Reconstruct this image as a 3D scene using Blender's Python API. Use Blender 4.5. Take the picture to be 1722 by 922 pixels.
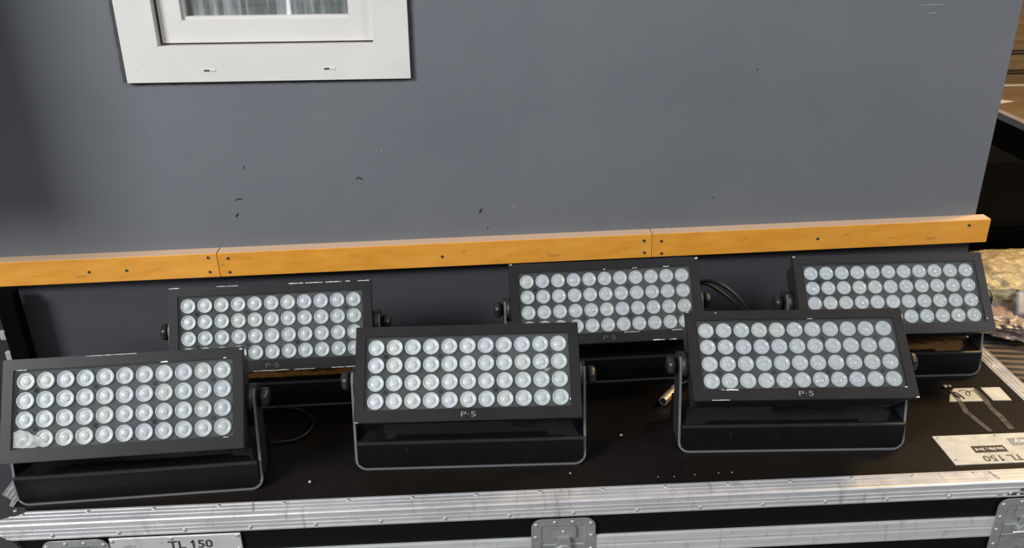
import bpy, bmesh, math, random
from mathutils import Matrix, Vector

# ------------------------------------------------------------------ camera
scene = bpy.context.scene
COL = scene.collection
for o in list(bpy.data.objects):
    bpy.data.objects.remove(o)

cam_data = bpy.data.cameras.new('camera')
cam = bpy.data.objects.new('camera', cam_data)
COL.objects.link(cam)
cam_data.sensor_width = 36.0
cam_data.lens = 1460.4 * 36.0 / 1722.0
cam_data.clip_start = 0.05
RT = Vector((0.99871149, -0.04857704, -0.01468442))
UP = Vector((0.03368365, 0.41810036, 0.90777613))
FW = Vector((0.03795752, 0.90710107, -0.41919789))
cam.matrix_world = Matrix(((RT.x, UP.x, -FW.x, 0.0), (RT.y, UP.y, -FW.y, 0.0),
                           (RT.z, UP.z, -FW.z, 0.9452), (0, 0, 0, 1)))
scene.camera = cam

# ------------------------------------------------------------------ world, lights, exposure
world = bpy.data.worlds.new('world')
scene.world = world
world.use_nodes = True
bgn = world.node_tree.nodes['Background']
bgn.inputs[0].default_value = (0.86, 0.93, 1.0, 1)
bgn.inputs[1].default_value = 0.36

def area_light(name, loc, target, sx, sy, power, color):
    d = bpy.data.lights.new(name, 'AREA')
    d.shape = 'RECTANGLE'; d.size = sx; d.size_y = sy; d.energy = power; d.color = color
    o = bpy.data.objects.new(name, d); COL.objects.link(o)
    o.location = loc
    o.rotation_euler = (Vector(target) - Vector(loc)).to_track_quat('-Z', 'Y').to_euler()
    return o

area_light('daylight_gate', (-4.2, -2.2, 3.6), (0.1, 1.6, 0.2), 1.7, 1.7, 560, (0.95, 0.98, 1.0))
area_light('right_fill_light', (3.9, -1.2, 3.4), (0.5, 1.6, 0.2), 1.6, 1.0, 110, (0.97, 0.98, 1.0))  # added fill, makes up for the key's falloff to the right
area_light('warm_hall_lamp', (2.35, 2.15, 1.75), (1.35, 1.6, 0.0), 0.5, 0.5, 34, (1.0, 0.62, 0.22))

area_light('warm_store_lamp', (3.3, 2.4, 3.1), (2.5, 3.9, 0.0), 0.6, 0.6, 75, (1.0, 0.70, 0.32))

vs = scene.view_settings
vs.view_transform = 'Standard'
vs.look = 'None'
vs.exposure = 0.0
vs.gamma = 1.0
vs.use_curve_mapping = False

random.seed(5)
PI = math.pi

# ------------------------------------------------------------------ materials
MATS = {}
def mat(name, base=(0.5, 0.5, 0.5), rough=0.5, metal=0.0, spec=0.5, coat=0.0):
    m = bpy.data.materials.new(name); m.use_nodes = True
    b = m.node_tree.nodes['Principled BSDF']
    b.inputs['Base Color'].default_value = (*base, 1)
    b.inputs['Roughness'].default_value = rough
    b.inputs['Metallic'].default_value = metal
    b.inputs['Specular IOR Level'].default_value = spec
    b.inputs['Coat Weight'].default_value = coat
    MATS[name] = m
    return m, m.node_tree.nodes, m.node_tree.links, b

def tex_coord(n, l, scale=(1, 1, 1), space='Object', rot=(0, 0, 0)):
    tc = n.new('ShaderNodeTexCoord'); mp = n.new('ShaderNodeMapping')
    mp.inputs['Scale'].default_value = scale
    mp.inputs['Rotation'].default_value = rot
    l.new(tc.outputs[space], mp.inputs['Vector'])
    return mp.outputs['Vector']

def noise(n, l, vec, scale, detail=4, rough=0.55):
    t = n.new('ShaderNodeTexNoise'); t.inputs['Scale'].default_value = scale
    t.inputs['Detail'].default_value = detail; t.inputs['Roughness'].default_value = rough
    l.new(vec, t.inputs['Vector'])
    return t.outputs['Fac']

def ramp(n, l, fac, stops):
    r = n.new('ShaderNodeValToRGB')
    e = r.color_ramp.elements
    while len(e) < len(stops): e.new(0.5)
    for i, (p, c) in enumerate(stops):
        e[i].position = p
        e[i].color = (*c, 1) if len(c) == 3 else c
    l.new(fac, r.inputs['Fac'])
    return r.outputs['Color']

def mixc(n, l, fac, a, b, mode='MIX'):
    x = n.new('ShaderNodeMix'); x.data_type = 'RGBA'; x.blend_type = mode
    for sock, v in ((x.inputs[0], fac), (x.inputs[6], a), (x.inputs[7], b)):
        if isinstance(v, (int, float)): sock.default_value = v
        elif isinstance(v, tuple): sock.default_value = (*v, 1)
        else: l.new(v, sock)
    return x.outputs[2]

def bump(n, l, b, height, strength=0.3, dist=0.002):
    k = n.new('ShaderNodeBump'); k.inputs['Strength'].default_value = strength
    k.inputs['Distance'].default_value = dist
    l.new(height, k.inputs['Height']); l.new(k.outputs['Normal'], b.inputs['Normal'])

def g(v): return (v, v, v)

# wall paint
m, n, l, b = mat('wall_paint', rough=0.62, spec=0.35)
v = tex_coord(n, l)
c1 = ramp(n, l, noise(n, l, v, 3.0, 5), [(0.3, (0.108, 0.113, 0.123)), (0.7, (0.128, 0.130, 0.140))])
v2 = tex_coord(n, l, (1, 1, 9))
c2 = mixc(n, l, ramp(n, l, noise(n, l, v2, 26, 6, 0.7), [(0.70, g(0)), (0.82, g(0.35))]), c1, (0.19, 0.19, 0.20))
l.new(c2, b.inputs['Base Color'])
bump(n, l, b, noise(n, l, v, 160, 3), 0.12, 0.001)

mat('shaded_wall_paint', (0.040, 0.041, 0.046), 0.55, spec=0.3)  # wall colour with the shade below the rail painted in
# plywood trim
m, n, l, b = mat('varnished_wood', rough=0.38, spec=0.4)
v = tex_coord(n, l, (5, 1, 22))
c1 = ramp(n, l, noise(n, l, v, 2.2, 6, 0.6), [(0.25, (0.50, 0.190, 0.020)), (0.5, (0.60, 0.250, 0.028)), (0.8, (0.68, 0.31, 0.046))])
vk = tex_coord(n, l, (26, 26, 60))
spk = ramp(n, l, noise(n, l, vk, 1.0, 2), [(0.66, g(0)), (0.74, g(0.6))])
c2 = mixc(n, l, spk, c1, (0.22, 0.09, 0.02))
vl = tex_coord(n, l, (3, 3, 3))
c3 = mixc(n, l, ramp(n, l, noise(n, l, vl, 1.0, 3), [(0.4, g(0)), (0.75, g(0.4))]), c2, (0.70, 0.36, 0.075))
l.new(c3, b.inputs['Base Color'])

mat('pale_wood_edge', (0.56, 0.37, 0.24), 0.6)
# window plastic
m, n, l, b = mat('white_plastic', rough=0.34, spec=0.45)
v = tex_coord(n, l)
l.new(ramp(n, l, noise(n, l, v, 9, 3), [(0.3, (0.555, 0.525, 0.490)), (0.7, (0.60, 0.570, 0.535))]), b.inputs['Base Color'])
mat('window_gasket', (0.20, 0.165, 0.13), 0.6)
mat('dark_slot', (0.015, 0.013, 0.012), 0.8)
mat('sealant', (0.045, 0.046, 0.05), 0.8)
m, n, l, b = mat('blind_slat', rough=0.55)
v = tex_coord(n, l, (14, 1, 3))
l.new(ramp(n, l, noise(n, l, v, 1, 3), [(0.35, (0.26, 0.29, 0.22)), (0.65, (0.44, 0.45, 0.37))]), b.inputs['Base Color'])

def glass_mat(name, dust, scale, tint=(0.9, 0.93, 0.95), streak=None):
    m = bpy.data.materials.new(name); m.use_nodes = True
    n = m.node_tree.nodes; l = m.node_tree.links
    n.remove(n['Principled BSDF']); out = n['Material Output']
    tr = n.new('ShaderNodeBsdfTransparent'); tr.inputs[0].default_value = (0.97, 0.98, 0.98, 1)
    gl = n.new('ShaderNodeBsdfGlossy'); gl.inputs['Roughness'].default_value = 0.03
    fr = n.new('ShaderNodeFresnel'); fr.inputs['IOR'].default_value = 1.45
    mx = n.new('ShaderNodeMixShader')
    l.new(fr.outputs[0], mx.inputs[0]); l.new(tr.outputs[0], mx.inputs[1]); l.new(gl.outputs[0], mx.inputs[2])
    df = n.new('ShaderNodeBsdfDiffuse'); df.inputs[0].default_value = (*tint, 1)
    m2 = n.new('ShaderNodeMixShader')
    v = tex_coord(n, l, streak or (1, 1, 1))
    f = noise(n, l, v, scale, 5, 0.65)
    r = ramp(n, l, f, dust)
    l.new(r, m2.inputs[0]); l.new(mx.outputs[0], m2.inputs[1]); l.new(df.outputs[0], m2.inputs[2])
    l.new(m2.outputs[0], out.inputs['Surface'])
    MATS[name] = m
glass_mat('dusty_lamp_glass', [(0.35, g(0.006)), (0.75, g(0.028))], 9)
glass_mat('streaky_window_glass', [(0.46, g(0.10)), (0.60, g(0.28)), (0.70, g(0.85))], 1.0, (0.72, 0.76, 0.76), (38, 1, 2.2))

# lamp bodies
def worn_black(name, base, hi, rough, spec, sc=60):
    m, n, l, b = mat(name, rough=rough, spec=spec)
    v = tex_coord(n, l)
    c1 = ramp(n, l, noise(n, l, v, 14, 5), [(0.3, base), (0.75, hi)])
    sp = ramp(n, l, noise(n, l, v, 260, 2), [(0.74, g(0)), (0.80, g(0.5))])
    l.new(mixc(n, l, sp, c1, (0.16, 0.15, 0.15)), b.inputs['Base Color'])
    bump(n, l, b, noise(n, l, v, 700, 2), 0.10, 0.0006)
worn_black('bezel_paint', (0.013, 0.0125, 0.013), (0.019, 0.0178, 0.0182), 0.40, 0.15)
worn_black('yoke_paint', (0.015, 0.015, 0.017), (0.024, 0.0235, 0.026), 0.45, 0.3)
worn_black('housing_paint', (0.010, 0.010, 0.011), (0.016, 0.015, 0.016), 0.5, 0.4)
worn_black('base_paint', (0.0038, 0.0038, 0.0045), (0.006, 0.0058, 0.0068), 0.45, 0.14)
m, n, l, b = mat('gloss_black', (0.006, 0.006, 0.007), 0.09, spec=0.4)
bump(n, l, b, noise(n, l, tex_coord(n, l), 26, 3), 0.12, 0.004)
mat('yoke_edge', (0.13, 0.13, 0.135), 0.4)
mat('knob_rubber', (0.012, 0.012, 0.013), 0.4)
mat('bare_chip', (0.62, 0.61, 0.59), 0.6)
mat('angle_print', (0.36, 0.36, 0.35), 0.6)
mat('logo_grey', (0.20, 0.20, 0.20), 0.6)
mat('logo_faint', (0.06, 0.06, 0.065), 0.6)
mat('screw_hole', (0.0012, 0.0012, 0.0012), 0.8, spec=0.05)
m, n, l, b = mat('led_board', rough=0.6, spec=0.3)
v = tex_coord(n, l)
l.new(ramp(n, l, noise(n, l, v, 7, 3), [(0.3, (0.030, 0.030, 0.029)), (0.7, (0.046, 0.046, 0.043))]), b.inputs['Base Color'])
# optics
m, n, l, b = mat('lens_plastic', rough=0.16, spec=0.6, coat=0.6)
b.inputs['Coat Roughness'].default_value = 0.06
oi = n.new('ShaderNodeObjectInfo')
tint = ramp(n, l, oi.outputs['Random'], [(0.0, (0.73, 0.755, 0.73)), (0.25, (0.77, 0.77, 0.765)), (0.5, (0.735, 0.735, 0.775)),
                                        (0.75, (0.77, 0.755, 0.725)), (1.0, (0.72, 0.76, 0.75))])
v = tex_coord(n, l)
off = n.new('ShaderNodeVectorMath'); off.operation = 'ADD'
l.new(v, off.inputs[0]); l.new(oi.outputs['Location'], off.inputs[1])
sw = noise(n, l, off.outputs[0], 120, 3)
l.new(mixc(n, l, ramp(n, l, sw, [(0.35, g(0.0)), (0.75, g(0.45))]), tint, (0.42, 0.43, 0.43)), b.inputs['Base Color'])
bump(n, l, b, sw, 0.35, 0.002)

# flight case
m, n, l, b = mat('phenolic_board', rough=0.42, spec=0.14)
v = tex_coord(n, l)
c1 = ramp(n, l, noise(n, l, v, 5, 6, 0.6), [(0.3, (0.0058, 0.0043, 0.0036)), (0.75, (0.0115, 0.0088, 0.0074))])
vs1 = tex_coord(n, l, (2, 40, 1), rot=(0, 0, 0.5))
c2 = mixc(n, l, ramp(n, l, noise(n, l, vs1, 3, 6, 0.7), [(0.70, g(0)), (0.80, g(0.22))]), c1, (0.07, 0.062, 0.058))
sp = ramp(n, l, noise(n, l, v, 130, 2), [(0.76, g(0)), (0.80, g(0.5))])
l.new(mixc(n, l, sp, c2, (0.16, 0.145, 0.13)), b.inputs['Base Color'])
bump(n, l, b, noise(n, l, v, 400, 2), 0.1, 0.001)
mat('case_side_board', (0.0035, 0.0035, 0.004), 0.45, spec=0.12)

def alu(name, lo, hi, rough, metal):
    m, n, l, b = mat(name, rough=rough, metal=metal)
    v = tex_coord(n, l)
    va = tex_coord(n, l, (4, 60, 60))
    c1 = ramp(n, l, noise(n, l, va, 2, 5, 0.6), [(0.3, lo), (0.7, hi)])
    vc = tex_coord(n, l, (46, 9, 9))
    c2 = mixc(n, l, ramp(n, l, noise(n, l, vc, 1.2, 5, 0.7), [(0.57, g(0)), (0.72, g(0.55))]), c1, (0.19, 0.18, 0.185))
    c3 = mixc(n, l, ramp(n, l, noise(n, l, v, 48, 6, 0.75), [(0.62, g(0)), (0.72, g(0.65))]), c2, (0.10, 0.095, 0.10))
    l.new(c3, b.inputs['Base Color'])
    l.new(ramp(n, l, noise(n, l, v, 22, 4), [(0.3, g(rough - 0.08)), (0.7, g(rough + 0.12))]), b.inputs['Roughness'])
alu('aluminium', (0.50, 0.49, 0.50), (0.66, 0.645, 0.65), 0.36, 0.55)
alu('aluminium_plate', (0.46, 0.46, 0.45), (0.56, 0.56, 0.55), 0.42, 0.35)
mat('rivet_steel', (0.62, 0.61, 0.60), 0.25, 0.75)
alu('zinc_steel', (0.30, 0.31, 0.30), (0.40, 0.41, 0.39), 0.36, 0.6)
mat('dark_steel', (0.075, 0.07, 0.065), 0.5, 0.6)
mat('print_black', (0.03, 0.03, 0.03), 0.6)
mat('print_faded', (0.10, 0.095, 0.06), 0.7)
mat('label_tape', (0.022, 0.016, 0.012), 0.5)
mat('label_white', (0.66, 0.63, 0.58), 0.6)
mat('smudge_grey', (0.26, 0.25, 0.245), 0.7)
m, n, l, b = mat('paper_sticker', rough=0.6)
v = tex_coord(n, l)
l.new(ramp(n, l, noise(n, l, v, 40, 4), [(0.35, (0.44, 0.42, 0.37)), (0.7, (0.58, 0.55, 0.47))]), b.inputs['Base Color'])
m, n, l, b = mat('tape_residue', rough=0.55)
b.inputs['Alpha'].default_value = 0.5
v = tex_coord(n, l)
l.new(ramp(n, l, noise(n, l, v, 70, 4), [(0.35, (0.05, 0.045, 0.04)), (0.7, (0.16, 0.14, 0.12))]), b.inputs['Base Color'])
mat('cable_rubber', (0.008, 0.008, 0.009), 0.4)
mat('plug_metal', (0.72, 0.64, 0.54), 0.36, 0.75)
mat('crumb', (0.42, 0.38, 0.32), 0.8)
mat('caster_rubber', (0.02, 0.02, 0.02), 0.6)
# room and background
m, n, l, b = mat('concrete_floor', rough=0.7)
v = tex_coord(n, l)
l.new(ramp(n, l, noise(n, l, v, 3, 6), [(0.3, (0.075, 0.07, 0.065)), (0.7, (0.12, 0.115, 0.105))]), b.inputs['Base Color'])
mat('dark_hall', (0.02, 0.019, 0.018), 0.85)
m, n, l, b = mat('brown_board', rough=0.5)
v = tex_coord(n, l, (2, 2, 18))
l.new(ramp(n, l, noise(n, l, v, 3, 5), [(0.3, (0.13, 0.085, 0.04)), (0.7, (0.22, 0.145, 0.07))]), b.inputs['Base Color'])
mat('brown_stripe', (0.05, 0.026, 0.014), 0.6)
mat('black_fabric', (0.0015, 0.0015, 0.0015), 0.9, spec=0.03)
mat('fabric_print', (0.016, 0.016, 0.017), 0.7)
m, n, l, b = mat('cardboard', rough=0.75)
v = tex_coord(n, l)
l.new(ramp(n, l, noise(n, l, v, 12, 4), [(0.3, (0.10, 0.072, 0.05)), (0.7, (0.16, 0.115, 0.08))]), b.inputs['Base Color'])

def plastic_wrap(name, lo, hi, sc, rough=0.18):
    m, n, l, b = mat(name, rough=rough, spec=0.7)
    v = tex_coord(n, l, (1, 1, 2.2))
    f = noise(n, l, v, sc, 6, 0.7)
    l.new(ramp(n, l, f, [(0.3, lo), (0.7, hi)]), b.inputs['Base Color'])
    bump(n, l, b, f, 0.6, 0.01)
plastic_wrap('yellow_plastic_film', (0.26, 0.20, 0.10), (0.50, 0.41, 0.24), 30)
plastic_wrap('pink_plastic_film', (0.28, 0.20, 0.17), (0.44, 0.35, 0.31), 15)
plastic_wrap('grey_folded_sheet', (0.20, 0.18, 0.18), (0.52, 0.49, 0.48), 12, 0.4)
plastic_wrap('lilac_paper', (0.52, 0.50, 0.56), (0.64, 0.62, 0.68), 10, 0.5)

# ------------------------------------------------------------------ helpers
def obj(name, me, material=None, parent=None, loc=None, rot=None, label=None, cat=None, group=None, kind=None, smooth=False):
    if isinstance(me, bmesh.types.BMesh):
        bm = me
        bmesh.ops.recalc_face_normals(bm, faces=bm.faces)
        me = bpy.data.meshes.new(name); bm.to_mesh(me); bm.free()
        if smooth:
            for p in me.polygons: p.use_smooth = True
    if me is not None and material and len(me.materials) == 0:
        for k in (material if isinstance(material, (list, tuple)) else [material]):
            me.materials.append(MATS[k])
    o = bpy.data.objects.new(name, me); COL.objects.link(o)
    if parent: o.parent = parent
    if loc is not None: o.location = loc
    if rot is not None: o.rotation_euler = rot
    if label: o['label'] = label
    if cat: o['category'] = cat
    if group: o['group'] = group
    if kind: o['kind'] = kind
    return o

def thing(name, label, cat, loc=(0, 0, 0), rot=(0, 0, 0), group=None, kind=None):
    return obj(name, None, None, None, loc, rot, label, cat, group, kind)

def box(bm, x0, x1, y0, y1, z0, z1, bevel=0.0, seg=1, mi=0):
    r = bmesh.ops.create_cube(bm, size=1.0)
    vs = r['verts']
    for v in vs:
        v.co = Vector(((x0 + x1) / 2 + v.co.x * (x1 - x0), (y0 + y1) / 2 + v.co.y * (y1 - y0), (z0 + z1) / 2 + v.co.z * (z1 - z0)))
    if bevel > 0:
        es = list({e for v in vs for e in v.link_edges})
        r2 = bmesh.ops.bevel(bm, geom=es, offset=bevel, segments=seg, affect='EDGES', profile=0.5)
        fs = r2['faces']
    if mi:
        for f in {f for v in bm.verts for f in v.link_faces}:
            pass
    return bm

def new_box(*a, **k):
    return box(bmesh.new(), *a, **k)

def prism(bm, poly, axis, a0, a1):
    """extrude a closed polygon (list of 2-tuples) along an axis; the other two coordinates keep x,y,z order"""
    def P(p, a):
        return {'x': (a, p[0], p[1]), 'y': (p[0], a, p[1]), 'z': (p[0], p[1], a)}[axis]
    A = [bm.verts.new(P(p, a0)) for p in poly]; B = [bm.verts.new(P(p, a1)) for p in poly]
    nn = len(poly)
    bm.faces.new(A); bm.faces.new(B[::-1])
    for i in range(nn):
        bm.faces.new((A[i], A[(i + 1) % nn], B[(i + 1) % nn], B[i]))
    return bm

def lathe(bm, prof, seg, axis='z', cap=True, center=(0, 0, 0)):
    rings = []
    cx, cy, cz = center
    for r, h in prof:
        ring = []
        for i in range(seg):
            a = 2 * PI * i / seg
            u, w = r * math.cos(a), r * math.sin(a)
            co = {'z': (u, w, h), 'x': (h, u, w), 'y': (u, h, w)}[axis]
            ring.append(bm.verts.new((co[0] + cx, co[1] + cy, co[2] + cz)))
        rings.append(ring)
    for a, b in zip(rings, rings[1:]):
        for i in range(seg):
            bm.faces.new((a[i], a[(i + 1) % seg], b[(i + 1) % seg], b[i]))
    if cap:
        bm.faces.new(rings[0]); bm.faces.new(rings[-1][::-1])
    return bm

def rrect(x0, x1, z0, z1, r, k=5):
    pts = []
    for cx, cz, a0 in ((x1 - r, z1 - r, 0), (x0 + r, z1 - r, PI / 2), (x0 + r, z0 + r, PI), (x1 - r, z0 + r, 1.5 * PI)):
        for i in range(k + 1):
            a = a0 + PI / 2 * i / k
            pts.append((cx + r * math.cos(a), cz + r * math.sin(a)))
    return pts

def frame_mesh(bm, outer, inner, y0, y1):
    """plate in xz between two loops with equal vertex count, thickness along y"""
    nn = len(outer)
    L = [[bm.verts.new((p[0], y, p[1])) for p in loop] for loop in (outer, inner) for y in (y0, y1)]
    o0, o1, i0, i1 = L
    for k in range(nn):
        j = (k + 1) % nn
        bm.faces.new((o0[k], o0[j], i0[j], i0[k])); bm.faces.new((o1[k], i1[k], i1[j], o1[j]))
        bm.faces.new((o0[k], o1[k], o1[j], o0[j])); bm.faces.new((i0[k], i0[j], i1[j], i1[k]))
    return bm

def tube(bm, pts, r, seg=8):
    pts = [Vector(p) for p in pts]
    # Catmull-Rom refinement
    out = []
    ext = [pts[0] * 2 - pts[1]] + pts + [pts[-1] * 2 - pts[-2]]
    for i in range(1, len(ext) - 2):
        p0, p1, p2, p3 = ext[i - 1:i + 3]
        for s in range(6):
            t = s / 6
            out.append(0.5 * ((2 * p1) + (p2 - p0) * t + (2 * p0 - 5 * p1 + 4 * p2 - p3) * t * t + (3 * p1 - p0 - 3 * p2 + p3) * t ** 3))
    out.append(pts[-1])
    rings = []
    for i, p in enumerate(out):
        d = (out[min(i + 1, len(out) - 1)] - out[max(i - 1, 0)]).normalized()
        s = d.cross(Vector((0, 0, 1)))
        if s.length < 1e-3: s = Vector((1, 0, 0))
        s.normalize(); u = s.cross(d)
        rings.append([bm.verts.new(p + r * (math.cos(2 * PI * k / seg) * s + math.sin(2 * PI * k / seg) * u)) for k in range(seg)])
    for a, b in zip(rings, rings[1:]):
        for k in range(seg):
            bm.faces.new((a[k], a[(k + 1) % seg], b[(k + 1) % seg], b[k]))
    bm.faces.new(rings[0]); bm.faces.new(rings[-1][::-1])
    return bm

def flat_patch(bm, pts, normal_off):
    vs = [bm.verts.new(p) for p in pts]
    f = bm.faces.new(vs)
    r = bmesh.ops.extrude_face_region(bm, geom=[f])
    for v in r['geom']:
        if isinstance(v, bmesh.types.BMVert): v.co += Vector(normal_off)
    return bm

def text_mesh(body, size, sx=1.0, bold=0.0):
    c = bpy.data.curves.new('lettering', 'FONT')
    c.body = body; c.size = size; c.align_x = 'CENTER'; c.align_y = 'CENTER'
    c.extrude = 0.0003; c.offset = bold; c.resolution_u = 3
    o = bpy.data.objects.new('lettering', c); COL.objects.link(o)
    bpy.context.view_layer.update()
    dg = bpy.context.evaluated_depsgraph_get()
    me = bpy.data.meshes.new_from_object(o.evaluated_get(dg))
    bpy.data.objects.remove(o)
    for v in me.vertices: v.co.x *= sx
    if body.startswith('TL 1'):      # the numeral one gets its slanted flag
        bm = bmesh.new(); bm.from_mesh(me)
        seen, isl = set(), []
        for v0 in bm.verts:
            if v0 in seen: continue
            st, comp = [v0], []
            seen.add(v0)
            while st:
                q = st.pop(); comp.append(q)
                for e in q.link_edges:
                    w = e.other_vert(q)
                    if w not in seen: seen.add(w); st.append(w)
            isl.append((min(q.co.x for q in comp), max(q.co.x for q in comp), max(q.co.y for q in comp)))
        isl.sort()
        merged = []
        for a in isl:
            if merged and a[0] < merged[-1][1] - 1e-5: merged[-1] = (merged[-1][0], max(a[1], merged[-1][1]), max(a[2], merged[-1][2]))
            else: merged.append(a)
        x0, x1, y1 = merged[2]
        w = size * 0.10
        xs = (x0 + x1) / 2
        prism(bm, [(xs + 0.2 * w, y1), (xs - 0.3 * w, y1), (xs - 2.0 * w, y1 - 1.5 * w), (xs - 2.0 * w, y1 - 2.5 * w), (xs + 0.2 * w, y1 - 1.1 * w)], 'z', -0.0003, 0.0003)
        bm.to_mesh(me); bm.free()
    return me

def cyl_mesh(name, r, h, seg, axis, dome=0.3):
    bm = bmesh.new()
    lathe(bm, [(r, 0), (r * 0.95, h * 0.55), (r * 0.6, h * 0.9), (r * 0.15, h)], seg, axis)
    bmesh.ops.recalc_face_normals(bm, faces=bm.faces)
    me = bpy.data.meshes.new(name); bm.to_mesh(me); bm.free()
    for p in me.polygons: p.use_smooth = True
    return me

# ------------------------------------------------------------------ room
FLOOR = -0.92
obj('floor', new_box(-5, 7, -6, 8, FLOOR - 0.1, FLOOR), 'concrete_floor', kind='structure', label='bare concrete floor of the dim hall', cat='floor')
obj('wall_back', new_box(-5, 7, 7.0, 7.2, FLOOR, 3.6), 'dark_hall', kind='structure', label='dark far wall of the hall', cat='wall')
obj('wall_right', new_box(5.4, 5.6, -1.0, 7.0, FLOOR, 3.6), 'dark_hall', kind='structure', label='dark side wall of the hall', cat='wall')

WY, WROT = 1.745, 0.02
def on_wall(x, y, z):   # wall-local to world
    c, s = math.cos(WROT), math.sin(WROT)
    return (c * x - s * y, WY + s * x + c * y, z)

WX0, WX1 = -2.6, 1.1135
OX0, OX1, OZ0, OZ1 = -0.655, -0.137, 0.597, 1.135    # opening for the window
bm = bmesh.new()
box(bm, WX0, OX0, 0, 0.10, FLOOR, 2.6); box(bm, OX1, WX1, 0, 0.10, FLOOR, 2.6)
box(bm, OX0, OX1, 0, 0.10, FLOOR, OZ0); box(bm, OX0, OX1, 0, 0.10, OZ1, 2.6)
wall = obj('wall_front', bm, 'wall_paint', None, (0, WY, 0), (0, 0, WROT), kind='structure',
           label='scuffed grey painted partition wall behind the lights', cat='wall')

obj('wall_shade_panel', new_box(WX0, WX1, -0.0015, 0.004, FLOOR, 0.185), 'shaded_wall_paint', wall)  # thin dark sheet over the wall, painted shade below the rail
# paint gouges on the wall
def gouge(pts, w, material, name='paint_gouge'):
    bm = bmesh.new()
    nn = len(pts)
    up, dn = [], []
    for i, (x, z) in enumerate(pts):
        t = 0.25 + math.sin(PI * (i + 0.4) / (nn - 0.2))
        dx = pts[min(i + 1, nn - 1)][0] - pts[max(i - 1, 0)][0]; dz = pts[min(i + 1, nn - 1)][1] - pts[max(i - 1, 0)][1]
        L = math.hypot(dx, dz); nx, nz = -dz / L, dx / L
        up.append((x + nx * w * t, -0.0003, z + nz * w * t)); dn.append((x - nx * w * t, -0.0003, z - nz * w * t))
    flat_patch(bm, up + dn[::-1], (0, -0.0004, 0))
    return obj(name, bm, material, wall)
def arc(cx, cz, rx, rz, a0, a1, k=6):
    return [(cx + rx * math.cos(a0 + (a1 - a0) * i / k), cz + rz * math.sin(a0 + (a1 - a0) * i / k)) for i in range(k + 1)]
gouge(arc(-0.243, 0.366, 0.0075, 0.008, 2.6, 0.3), 0.0011, 'dark_slot')
gouge(arc(-0.494, 0.331, 0.008, 0.006, 2.7, 0.6), 0.0011, 'dark_slot')
gouge([(-0.506, 0.297), (-0.504, 0.301), (-0.500, 0.306)], 0.0015, 'dark_slot')
gouge([(-0.475, 0.401), (-0.474, 0.407)], 0.0009, 'dark_slot')
gouge([(0.006, 0.285), (0.007, 0.290), (0.011, 0.295)], 0.0016, 'dark_slot')
for (x, z, dx, dz) in ((0.018, 0.255, 0.0, 0.006), (0.026, 0.256, 0.0, 0.006), (0.075, 0.294, 0.008, 0.008), (-0.195, 0.425, 0.006, 0.008),
                       (0.90, 0.693, 0.05, 0.0), (-0.566, 0.330, 0.002, 0.004), (0.415, 0.235, 0.004, 0.006), (0.92, 0.676, 0.02, 0.001)):
    gouge([(x, z), (x + dx / 2, z + dz / 2 + 0.0006), (x + dx, z + dz)], 0.0007, 'smudge_grey', 'scuff_mark')
for (x, z) in ((0.579, 0.574), (0.02, 0.25), (0.51, 0.30)):
    gouge([(x, z), (x + 0.003, z + 0.001)], 0.0012, 'dark_slot')

# window
win = thing('window_1', 'small white plastic window set in the grey wall', 'window', on_wall(-0.396, 0, 0.582), (0, 0.012, WROT), kind='structure')
hw = 0.2738
# outer frame: four mitred members
def mitred(x0, x1, z0, z1, w, y0, y1, side, chamf=0.004):
    bm = bmesh.new()
    if side == 'b': q = [(x0, z0), (x1, z0), (x1 - w, z0 + w), (x0 + w, z0 + w)]
    if side == 't': q = [(x0, z1), (x1, z1), (x1 - w, z1 - w), (x0 + w, z1 - w)]
    if side == 'l': q = [(x0, z0), (x0 + w, z0 + w), (x0 + w, z1 - w), (x0, z1)]
    if side == 'r': q = [(x1, z0), (x1 - w, z0 + w), (x1 - w, z1 - w), (x1, z1)]
    prism(bm, q, 'y', y0, y1)
    bmesh.ops.bevel(bm, geom=list(bm.edges), offset=0.0003, segments=1, affect='EDGES')
    return bm
for s in 'btlr':
    obj('frame_member', mitred(-hw, hw, 0, 0.57, 0.069, -0.010, 0.06, s), 'white_plastic', win)
for s in 'btlr':
    obj('sash_member', mitred(-hw + 0.0745, hw - 0.0665, 0.0725, 0.4975, 0.0425, 0.006, 0.055, s), 'white_plastic', win)
for s in 'btlr':
    obj('glazing_bead', mitred(-hw + 0.117, hw - 0.109, 0.115, 0.455, 0.006, 0.012, 0.045, s), 'white_plastic', win)
for s in 'btlr':
    obj('gasket', mitred(-hw + 0.0693, hw - 0.0613, 0.0693, 0.5007, 0.008, 0.018, 0.05, s), 'window_gasket', win)
pane = obj('pane', new_box(-hw + 0.119, hw - 0.111, 0.026, 0.030, 0.117, 0.453), 'streaky_window_glass', win)
slat_me = None
for i in range(13):
    if slat_me is None:
        s0 = obj('blind_slat', new_box(-hw + 0.119, hw - 0.111, -0.010, 0.010, -0.0006, 0.0006), 'blind_slat', win, (0, 0.062, 0.122 + 0.025 * i), (0.9, 0, 0)); slat_me = s0.data
    else:
        obj('blind_slat', slat_me, None, win, (0, 0.062, 0.122 + 0.025 * i), (0.9, 0, 0))
obj('blind_backing', new_box(-hw + 0.1, hw - 0.1, 0.085, 0.09, 0.09, 0.48), 'blind_slat', win)
for xc in (-0.511 + 0.396, -0.2805 + 0.396):
    sl = obj('drain_slot', prism(bmesh.new(), rrect(-0.0125, 0.0125, -0.0019, 0.0019, 0.0018, 3), 'y', -0.0112, -0.009), 'white_plastic', win, (xc, 0, 0.0225))
    obj('slot_hole', prism(bmesh.new(), rrect(-0.0095, 0.001, -0.0014, 0.0014, 0.0013, 3), 'y', -0.0116, -0.0105), 'dark_slot', sl)
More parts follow.
